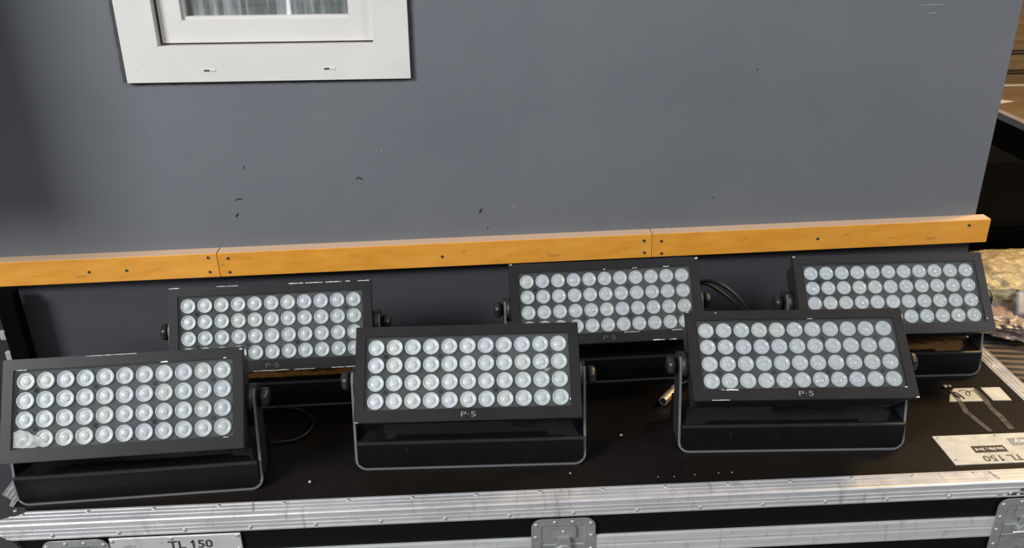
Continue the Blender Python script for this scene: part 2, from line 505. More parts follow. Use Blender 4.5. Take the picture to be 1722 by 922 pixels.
# ragged sealant joint round the frame
bm = bmesh.new()
def ragged(p0, p1, outn, wlo, whi, k=60):
    a = [];
    for i in range(k + 1):
        t = i / k
        w = random.uniform(wlo, whi)
        bx, bz = p0[0] + (p1[0] - p0[0]) * t, p0[1] + (p1[1] - p0[1]) * t
        a.append(((bx - outn[0] * 0.003, bz - outn[1] * 0.003), (bx + outn[0] * w, bz + outn[1] * w)))
    for (i0, o0), (i1, o1) in zip(a, a[1:]):
        vsx = [bm.verts.new((p[0], -0.0016, p[1])) for p in (i0, i1, o1, o0)]
        bm.faces.new(vsx)
ragged((-hw, 0.0), (-hw, 0.57), (-1, 0), 0.009, 0.011)
ragged((hw, 0.0), (hw, 0.57), (1, 0), 0.004, 0.0065)
ragged((-hw, 0.0), (hw, 0.0), (0, -1), 0.003, 0.0065, 90)
obj('sealant_joint', bm, 'sealant', win)

# wooden bumper rail: three boards
RAILTILT = 0.0045
def board(name, x0, x1, screws, label):
    cx = (x0 + x1) / 2
    zc = 0.2035 + RAILTILT * cx
    L = (x1 - x0) / 2
    bm = new_box(-L, L, -0.0300, 0.0, -0.0272, 0.0272, 0.0008)
    o = obj(name, bm, 'varnished_wood', None, on_wall(cx, 0, zc), (0, -RAILTILT, WROT), kind='structure', label=label, cat='trim')
    obj('top_ply', new_box(-L + 0.001, L - 0.001, -0.0285, -0.0003, 0.0268, 0.0280), 'pale_wood_edge', o)
    for (sx, sz) in screws:
        bm = bmesh.new(); lathe(bm, [(0.0034, -0.0303), (0.0032, -0.0309), (0.0018, -0.0306), (0.0004, -0.0303)], 10, 'y', center=(sx - cx, 0, sz - zc))
        obj('screw_head', bm, 'dark_steel', o)
    return o
board('trim_1', -1.62, -0.5505, [(-0.569, 0.217), (-0.570, 0.184), (-0.818, 0.196), (-0.741, 0.196)], 'left orange-varnished wooden bumper board on the grey wall')
board('trim_2', -0.5495, 0.3765, [(-0.528, 0.218), (-0.529, 0.186), (-0.078, 0.200), (0.359, 0.216), (0.361, 0.188)], 'middle varnished wooden bumper board between two seams')
board('trim_3', 0.3775, 1.133, [(0.397, 0.217), (0.399, 0.188), (0.745, 0.206), (1.085, 0.222)], 'right varnished wooden bumper board ending past the wall corner')

# dark upright strip with a grey one beside it, at the far left
up = thing('dark_upright', 'dark upright strip below the wooden rail at the left edge', 'dark_strip', (-1.02, 1.680, FLOOR))
obj('dark_strip', new_box(0.012, 0.050, -0.012, 0.016, 0, 1.086, 0.001), 'black_fabric', up)
obj('flange', new_box(-0.060, 0.012, 0.002, 0.010, 0, 1.075, 0.001), 'yoke_paint', up)
for zz in (0.925, 0.975, 1.03):
    obj('clip', new_box(-0.004, 0.010, -0.006, 0.004, zz, zz + 0.022, 0.002), 'smudge_grey', up)

# unseen cabinet added to cast shade on the left of the wall
cab = thing('shade_cabinet', 'unseen black cabinet added to shade the left of the grey wall', 'cabinet', (-1.39, 1.55, 0.54))
obj('body', new_box(-0.30, 0.30, -0.165, 0.16, 0.0, 1.3, 0.006), 'case_side_board', cab)
obj('door', new_box(-0.295, 0.295, -0.180, -0.166, 0.004, 1.296, 0.003), 'dark_steel', cab)
obj('handle', new_box(0.25, 0.262, -0.205, -0.18, 0.5, 0.62, 0.003), 'zinc_steel', cab)

# ------------------------------------------------------------------ flight case under the lights
CX0, CX1, CY0, CY1 = -0.82, 1.083, 1.1415, 1.685
case = thing('flight_case', 'long black flight case with riveted aluminium edges carrying the six lights', 'flight case', (0, 0, FLOOR))
def cz(o):   # case children are written in world heights
    o.location.z -= FLOOR
    return o
cz(obj('lid_board', new_box(CX0 + 0.003, CX1 - 0.003, CY0 + 0.003, CY1 - 0.003, -0.075, -0.0012), ['phenolic_board'], case))
cz(obj('lid_side_board', new_box(CX0 + 0.002, CX1 - 0.002, CY0 + 0.002, CY1 - 0.002, -0.080, -0.0025), 'case_side_board', case))
cz(obj('base_board', new_box(CX0 + 0.002, CX1 - 0.002, CY0 + 0.002, CY1 - 0.002, FLOOR + 0.13, -0.09), 'case_side_board', case))

def ribbed_L(flip=1):
    """cross section (a, z): a = distance in from the outer face; top flange then front flange"""
    pts = []
    top = [(0.0345, -0.0012), (0.0345, 0.0006)]
    for a in (0.0300, 0.0215, 0.0125):
        top += [(a + 0.0012, 0.0006), (a + 0.0006, 0.0016), (a - 0.0006, 0.0016), (a - 0.0012, 0.0006)]
    top += [(0.0045, 0.0006), (0.0035, 0.0016), (0.0012, 0.0010), (-0.0002, -0.0008), (-0.0004, -0.0024), (0.0006, -0.0044)]
    for z in (-0.0120, -0.0195, -0.0275):
        top += [(0.0006, z + 0.0012), (-0.0004, z + 0.0006), (-0.0004, z - 0.0006), (0.0006, z - 0.0012)]
    top += [(0.0006, -0.0310), (0.0022, -0.0310), (0.0022, -0.0012)]
    return top
P = ribbed_L()
cz(obj('front_edge_profile', prism(bmesh.new(), [(CY0 - 0.0012 + a, z) for a, z in P], 'x', CX0 + 0.022, CX1 - 0.022), 'aluminium', case))
cz(obj('back_edge_profile', prism(bmesh.new(), [(CY1 + 0.0012 - a, z) for a, z in P], 'x', CX0 + 0.022, CX1 - 0.022), 'aluminium', case))
cz(obj('side_edge_profile', prism(bmesh.new(), [(CX0 - 0.0012 + a, z) for a, z in P], 'y', CY0 + 0.034, CY1 - 0.034), 'aluminium', case))
cz(obj('side_edge_profile', prism(bmesh.new(), [(CX1 + 0.0012 - a, z) for a, z in P], 'y', CY0 + 0.034, CY1 - 0.034), 'aluminium', case))
# lid/base closing profiles
def band(z0, z1):
    y = CY0
    return [(y + 0.003, z0), (y - 0.0022, z0), (y - 0.0026, z0 + 0.004), (y - 0.0022, z0 + 0.006), (y - 0.0022, z1 - 0.003), (y - 0.0012, z1), (y + 0.003, z1)]
cz(obj('closing_profile', prism(bmesh.new(), band(-0.0925, -0.0735), 'x', CX0, CX1), 'aluminium_plate', case))
cz(obj('closing_profile', prism(bmesh.new(), band(-0.1150, -0.0937), 'x', CX0, CX1), 'aluminium_plate', case))
# rivets
riv_me = cyl_mesh('rivet', 0.0034, 0.0019, 10, 'z'); riv_me.materials.append(MATS['rivet_steel'])
rivf_me = cyl_mesh('rivet', 0.0034, -0.0019, 10, 'y'); rivf_me.materials.append(MATS['rivet_steel'])
x = -0.7625
while x < CX1 - 0.03:
    cz(obj('rivet', riv_me, None, case, (x, CY0 + 0.0255, 0.0006)))
    if x + 0.054 < CX1 - 0.03: cz(obj('rivet', rivf_me, None, case, (x + 0.054, CY0 - 0.0008, -0.0235)))
    x += 0.1065
for y in (1.27, 1.39, 1.51, 1.62):
    for sx in (CX0 + 0.0225, CX1 - 0.0225):
        cz(obj('rivet', riv_me, None, case, (sx, y, 0.0006)))
# ink smears and gouges on the front profile
for (x0, x1, z0, z1) in ((0.884, 0.899, -0.0275, -0.0215), (0.905, 0.911, -0.0200, -0.0135), (0.906, 0.913, -0.0275, -0.0225), (0.866, 0.874, -0.0270, -0.0245)):
    bm = bmesh.new(); k = 5
    flat_patch(bm, [(x0 + (x1 - x0) * i / k, CY0 - 0.0012, z1 - random.uniform(0, 0.0018)) for i in range(k + 1)] + [(x0 + (x1 - x0) * i / k, CY0 - 0.0012, z0 + random.uniform(0, 0.0018)) for i in range(k, -1, -1)], (0, -0.0006, 0))
    cz(obj('ink_smear', bm, 'print_black', case))
for (x0, y0, x1, y1) in ((0.860, 1.170, 0.868, 1.150), (-0.39, 1.172, -0.385, 1.150)):
    bm = bmesh.new(); flat_patch(bm, [(x0, y0, 0.0010), (x0 + 0.0025, y0, 0.0010), (x1 + 0.0025, y1, 0.0010), (x1, y1, 0.0010)], (0, 0, 0.0008))
    cz(obj('edge_gouge', bm, 'smudge_grey', case))
# corner brackets
def corner(sx):
    cx = CX0 if sx < 0 else CX1
    s = 1 if sx < 0 else -1
    o = cz(obj('corner_bracket', prism(bmesh.new(), [(cx - s * 0.002, CY0 + 0.028), (cx + s * 0.012, CY0 + 0.008), (cx + s * 0.030, CY0 + 0.016),
                                           (cx + s * 0.056, CY0 + 0.026), (cx + s * 0.061, CY0 + 0.034), (cx + s * 0.054, CY0 + 0.041),
                                           (cx + s * 0.032, CY0 + 0.043), (cx + s * 0.024, CY0 + 0.048), (cx + s * 0.021, CY0 + 0.062), (cx - s * 0.002, CY0 + 0.078)], 'z', -0.001, 0.0030), 'dark_steel', case))
    obj('rivet', riv_me, None, o, (cx + s * 0.044, CY0 + 0.033, 0.003))
    o = cz(obj('corner_bracket', prism(bmesh.new(), [(cx - s * 0.002, -0.020), (cx + s * 0.012, -0.010), (cx + s * 0.030, -0.022),
                                           (cx + s * 0.052, -0.036), (cx + s * 0.058, -0.046), (cx + s * 0.052, -0.056), (cx + s * 0.034, -0.062), (cx - s * 0.002, -0.062)], 'y', CY0 - 0.0035, CY0 + 0.003), 'dark_steel', case))
    obj('rivet', rivf_me, None, o, (cx + s * 0.040, CY0 - 0.0035, -0.046))
    o = cz(obj('corner_ball', new_box(cx - 0.004, cx + 0.004, CY0 - 0.004, CY0 + 0.004, -0.004, 0.0025, 0.002), 'dark_steel', case))
corner(-1); corner(1)
# butterfly latches
def latch(xc):
    o = cz(obj('butterfly_latch', frame_mesh(bmesh.new(), rrect(xc - 0.054, xc + 0.054, -0.165, -0.0335, 0.017), rrect(xc - 0.038, xc + 0.038, -0.152, -0.0465, 0.004), CY0 - 0.0045, CY0 - 0.0022), 'zinc_steel', case))
    bmd = bmesh.new()
    # recessed dish: sloping walls and a floor
    top = [(xc - 0.0378, -0.0467), (xc + 0.0378, -0.0467), (xc + 0.0378, -0.1518), (xc - 0.0378, -0.1518)]
    bot = [(xc - 0.034, -0.0500), (xc + 0.034, -0.0500), (xc + 0.034, -0.148), (xc - 0.034, -0.148)]
    A = [bmd.verts.new((p[0], CY0 - 0.0035, p[1])) for p in top]; B = [bmd.verts.new((p[0], CY0 - 0.0024, p[1])) for p in bot]
    for i in range(4): bmd.faces.new((A[i], A[(i + 1) % 4], B[(i + 1) % 4], B[i]))
    bmd.faces.new(B)
    obj('dish', bmd, 'zinc_steel', o)
    h = obj('hasp_plate', prism(bmesh.new(), rrect(xc - 0.020, xc + 0.021, -0.072, -0.0485, 0.003, 3), 'y', CY0 - 0.0062, CY0 - 0.0035), 'zinc_steel', o)
    bmd = bmesh.new()
    prism(bmd, [(xc - 0.010, -0.0695), (xc + 0.010, -0.0695), (xc + 0.0125, -0.086), (xc - 0.0125, -0.086)], 'y', CY0 - 0.0100, CY0 - 0.0060)
    obj('catch_hook', bmd, 'zinc_steel', o)
    bmd = bmesh.new()
    lathe(bmd, [(0.0150, -0.003), (0.0150, -0.010), (0.012, -0.012), (0.003, -0.012)], 18, 'y', center=(xc, CY0, -0.098))
    obj('turn_disc', bmd, 'zinc_steel', o)
    bmd = new_box(xc - 0.024, xc + 0.024, CY0 - 0.0155, CY0 - 0.0115, -0.1005, -0.0955, 0.0012)
    obj('wing', bmd, 'zinc_steel', o)
    for dx, dz in ((-0.046, -0.044), (-0.015, -0.0395), (0.015, -0.0395), (0.046, -0.044), (-0.047, -0.070), (0.047, -0.070), (-0.047, -0.098), (0.047, -0.098), (-0.046, -0.13), (0.046, -0.13)):
        obj('rivet', rivf_me, None, o, (xc + dx, CY0 - 0.0044, dz))
    obj('rivet', rivf_me, None, o, (xc, CY0 - 0.0062, -0.0585))
for xc in (-0.675, 0.127, 0.926): latch(xc)
# front label plate
lp = cz(obj('label_plate', new_box(-0.6195, -0.4065, CY0 - 0.0040, CY0 - 0.0005, -0.116, -0.0335, 0.0006), 'aluminium_plate', case, label='silver plate reading TL 150'))
obj('lettering', text_mesh('TL 150', 0.0225, 1.12, 0.0003), 'print_black', lp, (-0.4895, CY0 - 0.0043, -0.0520), (PI / 2, 0, 0))
for (dx, dz, w) in ((0.022, -0.050, 0.019), (0.019, -0.0565, 0.026)):
    bm = bmesh.new(); xx = dx
    while xx < dx + w:
        ww = random.uniform(0.0018, 0.0035)
        box(bm, -0.6195 + xx, -0.6195 + xx + ww, CY0 - 0.0043, CY0 - 0.0038, dz - 0.0018, dz + random.uniform(0.0012, 0.0022)); xx += ww + 0.0008
    obj('faded_print', bm, 'smudge_grey', lp)
for dx, dz in ((0.005, -0.0385), (0.1005, -0.0375), (0.208, -0.0375), (0.208, -0.064), (0.005, -0.11), (0.208, -0.11)):
    obj('rivet', rivf_me, None, lp, (-0.6195 + dx, CY0 - 0.0039, dz))
# lid label plate, upside down as seen here
tp = cz(obj('lid_label_plate', new_box(0.816, 1.0375, 1.1925, 1.2765, -0.0014, 0.0008, 0.0004), 'paper_sticker', case, label='worn pale plate on the lid with upside-down TL 150'))
obj('lettering', text_mesh('TL 150', 0.0225, 1.12, 0.0003), 'print_faded', tp, (0.908, 1.206, 0.0010), (0, 0, PI))
tape = obj('name_tape', new_box(0.868, 0.927, 1.2225, 1.2415, 0.0006, 0.0012), 'label_tape', tp)
obj('tape_lettering', text_mesh('Inv.Nr.: 3+4', 0.0105, 1.0, 0.0002), 'label_white', tape, (0.8975, 1.2320, 0.0014), (0, 0, PI))
tape = obj('name_tape', new_box(0.945, 1.005, 1.2390, 1.2610, 0.0006, 0.0012), 'smudge_grey', tp)
obj('tape_lettering', text_mesh('Sky', 0.016, 1.3, 0.0003), 'label_white', tape, (0.968, 1.2500, 0.0014), (0, 0, PI))
for x, y in ((0.823, 1.203), (0.930, 1.2695), (0.823, 1.268)):
    obj('rivet', riv_me, None, tp, (x, y, 0.0007))
# stickers on the lid
def sticker(name, quad, z=0.0):
    bm = bmesh.new()
    flat_patch(bm, [(x, y, -0.0013) for x, y in quad], (0, 0, 0.0017))
    return cz(obj(name, bm, 'paper_sticker', case))
s1 = sticker('paper_label', [(0.905, 1.386), (0.972, 1.384), (0.977, 1.430), (0.936, 1.431), (0.915, 1.405)])
bm = bmesh.new()
tube(bm, [(0.941, 1.419, 0.0006), (0.948, 1.423, 0.0006), (0.956, 1.421, 0.0006), (0.959, 1.412, 0.0006), (0.954, 1.403, 0.0006), (0.949, 1.407, 0.0006), (0.955, 1.416, 0.0006), (0.966, 1.418, 0.0006)], 0.0008, 5)
obj('handwriting', bm, 'print_black', s1)
bm = bmesh.new()
tube(bm, [(0.922, 1.425, 0.0006), (0.926, 1.410, 0.0006), (0.932, 1.398, 0.0006), (0.924, 1.402, 0.0006), (0.929, 1.416, 0.0006), (0.936, 1.405, 0.0006), (0.938, 1.392, 0.0006)], 0.0016, 5)
obj('handwriting', bm, 'print_black', s1)
sticker('paper_label', [(0.991, 1.385), (1.0265, 1.383), (1.029, 1.429), (0.991, 1.430)])
for pts, w in (([(0.975, 1.425), (0.977, 1.39), (0.972, 1.36), (0.975, 1.33), (0.972, 1.29)], 0.007), ([(0.926, 1.425), (0.925, 1.385), (0.918, 1.35), (0.925, 1.31), (0.930, 1.285)], 0.006)):
    bm = bmesh.new()
    flat_patch(bm, [(x - w * random.uniform(.6, 1), y, -0.0008) for x, y in pts] + [(x + w * random.uniform(.6, 1), y, -0.0008) for x, y in pts[::-1]], (0, 0, 0.0013))
    cz(obj('tape_residue', bm, 'tape_residue', case))
# casters
for x in (CX0 + 0.15, CX1 - 0.15):
    for y in (CY0 + 0.12, CY1 - 0.12):
        bm = bmesh.new(); lathe(bm, [(0.03, -0.016), (0.05, -0.014), (0.05, 0.014), (0.03, 0.016)], 20, 'x', center=(x, y, 0.05))
        w_ = obj('caster', bm, 'caster_rubber', case)
        obj('caster_fork', new_box(x - 0.024, x + 0.024, y - 0.018, y + 0.018, 0.06, 0.132, 0.003), 'zinc_steel', w_)

# ------------------------------------------------------------------ wash lights
W, H, D, HP, WYK, HB, DY, VO = 0.380, 0.1647, 0.0527, 0.1476, 0.4038, 0.0538, 0.0584, -0.0011
GX, GZ = 0.03105, 0.03087

def build_meshes():
    M = {}
    # bezel with lip, in head coordinates (axis at origin, front towards -y)
    bm = bmesh.new()
    zt, zb = H / 2, -H / 2
    outer = [(-W / 2, zb), (W / 2, zb), (W / 2, zt), (-W / 2, zt)]
    inner = [(-0.1725, -0.0615), (0.1725, -0.0615), (0.1725, 0.0640), (-0.1725, 0.0640)]
    frame_mesh(bm, outer, inner, -D, -D + 0.0105)
    bmesh.ops.bevel(bm, geom=[e for e in bm.edges], offset=0.0009, segments=2, affect='EDGES')
    M['bezel'] = (bm, 'bezel_paint')
    # housing
    bm = bmesh.new()
    loops = [(-D + 0.0100, W / 2 - 0.004, H / 2 - 0.005), (-D + 0.016, W / 2 - 0.004, H / 2 - 0.005), (0.012, W / 2 - 0.006, H / 2 - 0.008), (0.040, W / 2 - 0.020, H / 2 - 0.030)]
    rings = []
    for y, a, c in loops:
        rings.append([bm.verts.new((p[0], y, p[1])) for p in rrect(-a, a, -c, c, 0.008, 3)])
    nn = len(rings[0])
    for A, B in zip(rings, rings[1:]):
        for i in range(nn): bm.faces.new((A[i], A[(i + 1) % nn], B[(i + 1) % nn], B[i]))
    bm.faces.new(rings[0]); bm.faces.new(rings[-1][::-1])
    M['housing'] = (bm, 'housing_paint')
    M['back_cover'] = (new_box(-0.14, 0.14, 0.038, 0.050, -0.040, 0.040, 0.004), 'housing_paint')
    M['led_board'] = (new_box(-0.1735, 0.1735, -D + 0.0085, -D + 0.0098, -0.0625, 0.065), 'led_board')
    M['front_glass'] = (new_box(-0.1722, 0.1722, -D + 0.0018, -D + 0.0030, -0.0612, 0.0637), 'dusty_lamp_glass')
    # lens: rim, dish, centre dome; faces -y
    bm = bmesh.new()
    prof = [(0.0138, 0.0), (0.0138, -0.0040), (0.0134, -0.0046), (0.0126, -0.0046), (0.0120, -0.0036), (0.0098, -0.0022), (0.0078, -0.0016),
            (0.0068, -0.0022), (0.0060, -0.0036), (0.0042, -0.0044), (0.0020, -0.0047), (0.0004, -0.0048)]
    lathe(bm, prof, 24, 'y')
    M['lens'] = (bm, 'lens_plastic')
    bm = bmesh.new(); lathe(bm, [(0.0040, 0.0004), (0.0040, -0.0012), (0.0030, -0.0014), (0.0026, -0.0006), (0.0003, -0.0006)], 12, 'y')
    M['board_screw'] = (bm, 'screw_hole')
    # yoke: bent strip
    th, rad = 0.0042, 0.020
    hx = WYK / 2
    path = []   # (x, z, nx, nz) outer surface
    ztop = HP + 0.024
    zs = [ztop - 0.024 * (1 - math.cos(a)) for a in [0.35 + 1.22 * i / 6 for i in range(7)]] + [HP - 0.03, 0.10, 0.06, rad]
    for z in zs: path.append((-hx, z, -1, 0))
    for i in range(1, 6):
        a = PI + PI / 2 * i / 6
        path.append((-hx + rad + rad * math.cos(a), rad + rad * math.sin(a), math.cos(a), math.sin(a)))
    path.append((-hx + rad, 0, 0, -1)); path.append((-0.06, 0, 0, -1)); path.append((0.06, 0, 0, -1))
    right = [(-x, z, -nx, nz) for (x, z, nx, nz) in path[:-2]]
    path = path + right[::-1]
    def yr(z):
        t = min(max(z / HP, 0), 1)
        yf, yb = -DY + (DY - 0.024) * t, -DY + 0.050 + (0.024 + DY - 0.050) * t
        if z > HP:
            k = math.sqrt(max(0.0, 1 - ((z - HP) / 0.0245) ** 2)) * 0.024
            yf, yb = -k, k
        return yf, yb
    bm = bmesh.new(); rows = []
    for x, z, nx, nz in path:
        yf, yb = yr(z)
        xi, zi = x - nx * th, z - nz * th
        rows.append([bm.verts.new(p) for p in ((x, yf, z), (x, yb, z), (xi, yb, zi), (xi, yf, zi))])
    for A, B in zip(rows, rows[1:]):
        for i in range(4):
            f = bm.faces.new((A[i], A[(i + 1) % 4], B[(i + 1) % 4], B[i]))
            if i == 3: f.material_index = 1
    bm.faces.new(rows[0]); bm.faces.new(rows[-1][::-1])
    M['yoke'] = (bm, ['yoke_paint', 'yoke_edge'])
    # base box between the arms, with glossy top cover
    bm = bmesh.new()
    prism(bm, [(-DY + 0.002, 0.0042), (-DY + 0.002, HB - 0.002), (-DY + 0.004, HB), (0.055, HB), (0.055, 0.0042)], 'x', -hx + 0.0055, hx - 0.0055)
    M['base_box'] = (bm, 'base_paint')
    bm = bmesh.new()
    prism(bm, [(-hx + 0.012, -DY + 0.008), (hx - 0.012, -DY + 0.008), (hx - 0.034, 0.050), (-hx + 0.034, 0.050)], 'z', HB, HB + 0.0016)
    M['base_cover'] = (bm, 'gloss_black')
    bm = bmesh.new()
    prism(bm, [(-DY + 0.0012, HB - 0.0020), (-DY + 0.0012, HB + 0.0004), (-DY + 0.0045, HB + 0.0016), (-DY + 0.0075, HB + 0.0006), (-DY + 0.0075, HB - 0.0020)], 'x', -hx + 0.0056, hx - 0.0056)
    M['base_lip'] = (bm, 'yoke_paint')
    # friction disc and knob for the +x side
    bm = bmesh.new(); lathe(bm, [(0.024, W / 2 - 0.006), (0.024, hx - th - 0.0008), (0.020, hx - th - 0.0004), (0.006, hx - th - 0.0004)], 24, 'x')
    M['friction_disc'] = (bm, 'housing_paint')
    bm = bmesh.new()
    seg = 30
    prof = [(0.011, hx - 0.0006), (0.011, hx + 0.004), (0.0165, hx + 0.005), (0.0175, hx + 0.009), (0.0165, hx + 0.016), (0.011, hx + 0.019), (0.003, hx + 0.0195)]
    lathe(bm, prof, seg, 'x')
    for v in bm.verts:
        a = math.atan2(v.co.z, v.co.y); r = math.hypot(v.co.y, v.co.z)
        if r > 0.014:
            k = 1 - 0.10 * (0.5 + 0.5 * math.cos(6 * a)); v.co.y *= k; v.co.z *= k
    M['clamp_knob'] = (bm, 'knob_rubber')
    out = {}
    for k, (bm, mt) in M.items():
        bmesh.ops.recalc_face_normals(bm, faces=bm.faces)
        me = bpy.data.meshes.new(k); bm.to_mesh(me); bm.free()
        for q in ([mt] if isinstance(mt, str) else mt): me.materials.append(MATS[q])
        if k in ('lens', 'friction_disc', 'clamp_knob'):
            for p in me.polygons: p.use_smooth = True
        out[k] = me
    return out
MM = build_meshes()
logo_me = text_mesh('P\u00b75', 0.0125, 1.75, -0.0001)
deg_me = text_mesh('43\u00b0', 0.0075, 1.0, 0.0001)

def wash_light(loc, yaw, tilt, label, logo='logo_grey', degree=False, chips=()):
    t = thing('wash_light', label, 'stage light', (loc[0], loc[1], -0.0008), (0, 0, yaw), 'wash lights on the flight case')
    ax = (0, 0, HP); rot = (-tilt, 0, 0)
    R = Matrix.Rotation(-tilt, 4, 'X')
    def headpart(name, mesh=None, off=(0, 0, 0), parent=t):
        p = R @ Vector((off[0], off[1], off[2] + VO))
        return obj(name, mesh or MM[name], None, parent, (p.x, p.y, p.z + HP), rot)
    bez = headpart('bezel')
    headpart('housing'); headpart('back_cover')
    board = headpart('led_board')
    headpart('front_glass')
    for r in range(4):
        for c in range(11):
            lo = headpart('lens', None, ((c - 5) * GX, -D + 0.0088, (1.5 - r) * GZ + 0.0002))
            # lenses are seated at their own turn
            lo.rotation_euler = (Matrix.Rotation(-tilt, 4, 'X') @ Matrix.Rotation(random.uniform(0, 6.28), 4, 'Y')).to_euler()
    for r in (1.0, -1.0):
        for c in (-4.5, -1.5, 1.5, 4.5):
            obj('board_screw', MM['board_screw'], None, board, (c * GX, -D + 0.0086, r * GZ))
    for k in ('yoke', 'base_lip', 'base_cover'):
        obj(k, MM[k], None, t)
    obj('base_box', MM['base_box'], None, t)
    for s in (1, -1):
        for k in ('friction_disc', 'clamp_knob'):
            o = obj(k, MM[k], None, t, (0, 0, HP), (0, 0, 0 if s > 0 else PI))
    if logo:
        me = logo_me.copy(); me.materials.append(MATS[logo])
        obj('logo_lettering', me, None, bez, (0, -D - 0.0003, -0.0722), (PI / 2, 0, 0))
    if degree:
        if not deg_me.materials: deg_me.materials.append(MATS['angle_print'])
        gl = [o for o in t.children if o.name.startswith('front_glass')][0]
        obj('angle_lettering', deg_me, None, gl, (0.1345, -D + 0.0015, 0.0), (PI / 2, 0, 0))
    for (x0, x1, z, w) in chips:
        bm = bmesh.new(); k = max(3, int(abs(x1 - x0) / 0.003))
        top = [(x0 + (x1 - x0) * i / k, -D - 0.00005, z + w * random.uniform(0.25, 1.0)) for i in range(k + 1)]
        bot = [(x0 + (x1 - x0) * i / k, -D - 0.00005, z - 0.0004 * random.uniform(0.0, 1.0)) for i in range(k, -1, -1)]
        flat_patch(bm, top + bot, (0, -0.0003, 0))
        obj('paint_chip', bm, 'bare_chip', bez)
    return t

m_, n_, l_, b_ = mat('dust_film', (0.55, 0.56, 0.55), 0.8)
v_ = tex_coord(n_, l_)
l_.new(ramp(n_, l_, noise(n_, l_, v_, 60, 4), [(0.35, g(0.06)), (0.7, g(0.5))]), b_.inputs['Alpha'])
TOP, IT, IB, BOT = H / 2 - 0.0016, 0.0640, -0.0632, -H / 2 + 0.0008
first = wash_light((-0.5820, 1.2575), 0.0457, 0.6116, 'black LED wash light, left end of front row, above the TL 150 plate', None, False,
           [(-0.168, -0.152, IT, 0.0012), (0.058, 0.070, IT, 0.0022), (0.158, 0.163, IT + 0.001, 0.0022), (0.184, 0.189, TOP - 0.003, 0.0025), (0.157, 0.165, IB, 0.001), (-0.06, 0.02, TOP + 0.0002, 0.0006)])
gl0 = [o for o in first.children if o.name.startswith('front_glass')][0]
bm = bmesh.new(); flat_patch(bm, [(-0.170, -D + 0.0014, -0.058), (-0.140, -D + 0.0014, -0.060), (-0.118, -D + 0.0014, -0.056), (-0.128, -D + 0.0014, -0.045), (-0.146, -D + 0.0014, -0.036), (-0.160, -D + 0.0014, -0.030), (-0.170, -D + 0.0014, -0.034)], (0, 0.0003, 0))
obj('dust_smear', bm, 'dust_film', gl0)
wash_light((-0.0236, 1.3023), -0.0223, 0.7664, 'middle LED wash light of the front row, 43 degree mark on its panel', 'logo_grey', True,
           [(-0.189, -0.183, BOT, 0.0012), (0.170, 0.1715, -0.052, 0.004)])
wash_light((0.5483, 1.3097), -0.0448, 0.8801, 'right-hand black LED wash light of the front row, beside a metal plug', 'logo_grey', False,
           [(-0.142, -0.136, IB - 0.0004, 0.0012), (-0.134, -0.113, IB - 0.0010, 0.0022), (0.023, 0.032, IT, 0.0016), (-0.1365, -0.1350, TOP - 0.004, 0.005),
            (-0.1885, -0.183, TOP - 0.001, 0.0015), (0.168, 0.1725, IB, 0.0022), (-0.16, -0.13, BOT, 0.0008), (0.184, 0.189, BOT, 0.003)])
wash_light((-0.3970, 1.5177), 0.0232, 0.5070, 'left LED wash light of the back row, white chips along its top edge', 'logo_faint', False,
           [(-0.189, -0.170, TOP, 0.0014), (0.035, 0.062, TOP, 0.0014), (0.066, 0.098, TOP, 0.0014), (0.104, 0.134, TOP, 0.0014), (0.142, 0.150, TOP, 0.0014), (0.165, 0.187, TOP, 0.0016),
            (-0.035, 0.03, BOT, 0.0010), (0.04, 0.08, BOT, 0.0009), (0.11, 0.185, BOT, 0.0011), (-0.10, -0.06, TOP + 0.0004, 0.0008)])
wash_light((0.2485, 1.5636), 0.0259, 0.6249, 'middle LED wash light of the back row, black cables looping off its side', 'logo_faint', False,
           [(-0.0025, 0.002, IT, 0.0014), (0.056, 0.065, IT, 0.0016), (0.118, 0.130, IT, 0.0014), (0.183, 0.189, TOP - 0.003, 0.004), (-0.189, -0.183, TOP, 0.0015),
            (0.085, 0.108, BOT, 0.0020), (0.118, 0.132, BOT, 0.0014), (0.03, 0.06, IB, 0.0007), (0.125, 0.145, IB, 0.0010)])
wash_light((0.8149, 1.5398), -0.0245, 0.7459, 'right-hand LED wash light of the back row, beside the plastic-wrapped bundle', 'logo_faint', False,
           [(-0.189, -0.184, TOP - 0.001, 0.0018), (0.176, 0.1775, -0.056, 0.005)])

# ------------------------------------------------------------------ cables and small things on the case
def cable(name, pts, r, label):
    return obj(name, tube(bmesh.new(), pts, r), 'cable_rubber', None, label=label, cat='cable', smooth=True)
cable('power_cable', [(0.435, 1.625, 0.150), (0.468, 1.615, 0.168), (0.500, 1.605, 0.164), (0.535, 1.595, 0.138), (0.562, 1.585, 0.100), (0.575, 1.57, 0.045), (0.560, 1.54, 0.006), (0.50, 1.50, 0.0052), (0.42, 1.47, 0.0052)], 0.0042,
      'upper black cable arching from the back row light')
cable('signal_cable', [(0.435, 1.635, 0.135), (0.470, 1.628, 0.156), (0.505, 1.618, 0.140), (0.540, 1.608, 0.112), (0.572, 1.605, 0.070), (0.584, 1.595, 0.012), (0.586, 1.55, 0.0045), (0.583, 1.48, 0.0045)], 0.0034,
      'thinner black cable hanging just below the upper loop')
cable('coiled_cable', [(-0.19, 1.60, 0.075), (-0.16, 1.625, 0.070), (-0.11, 1.632, 0.062), (-0.05, 1.63, 0.030), (0.0, 1.60, 0.0052), (0.02, 1.52, 0.0052), (-0.06, 1.45, 0.0052)], 0.0045,
      'black cable drooping behind the light between back row lamps')
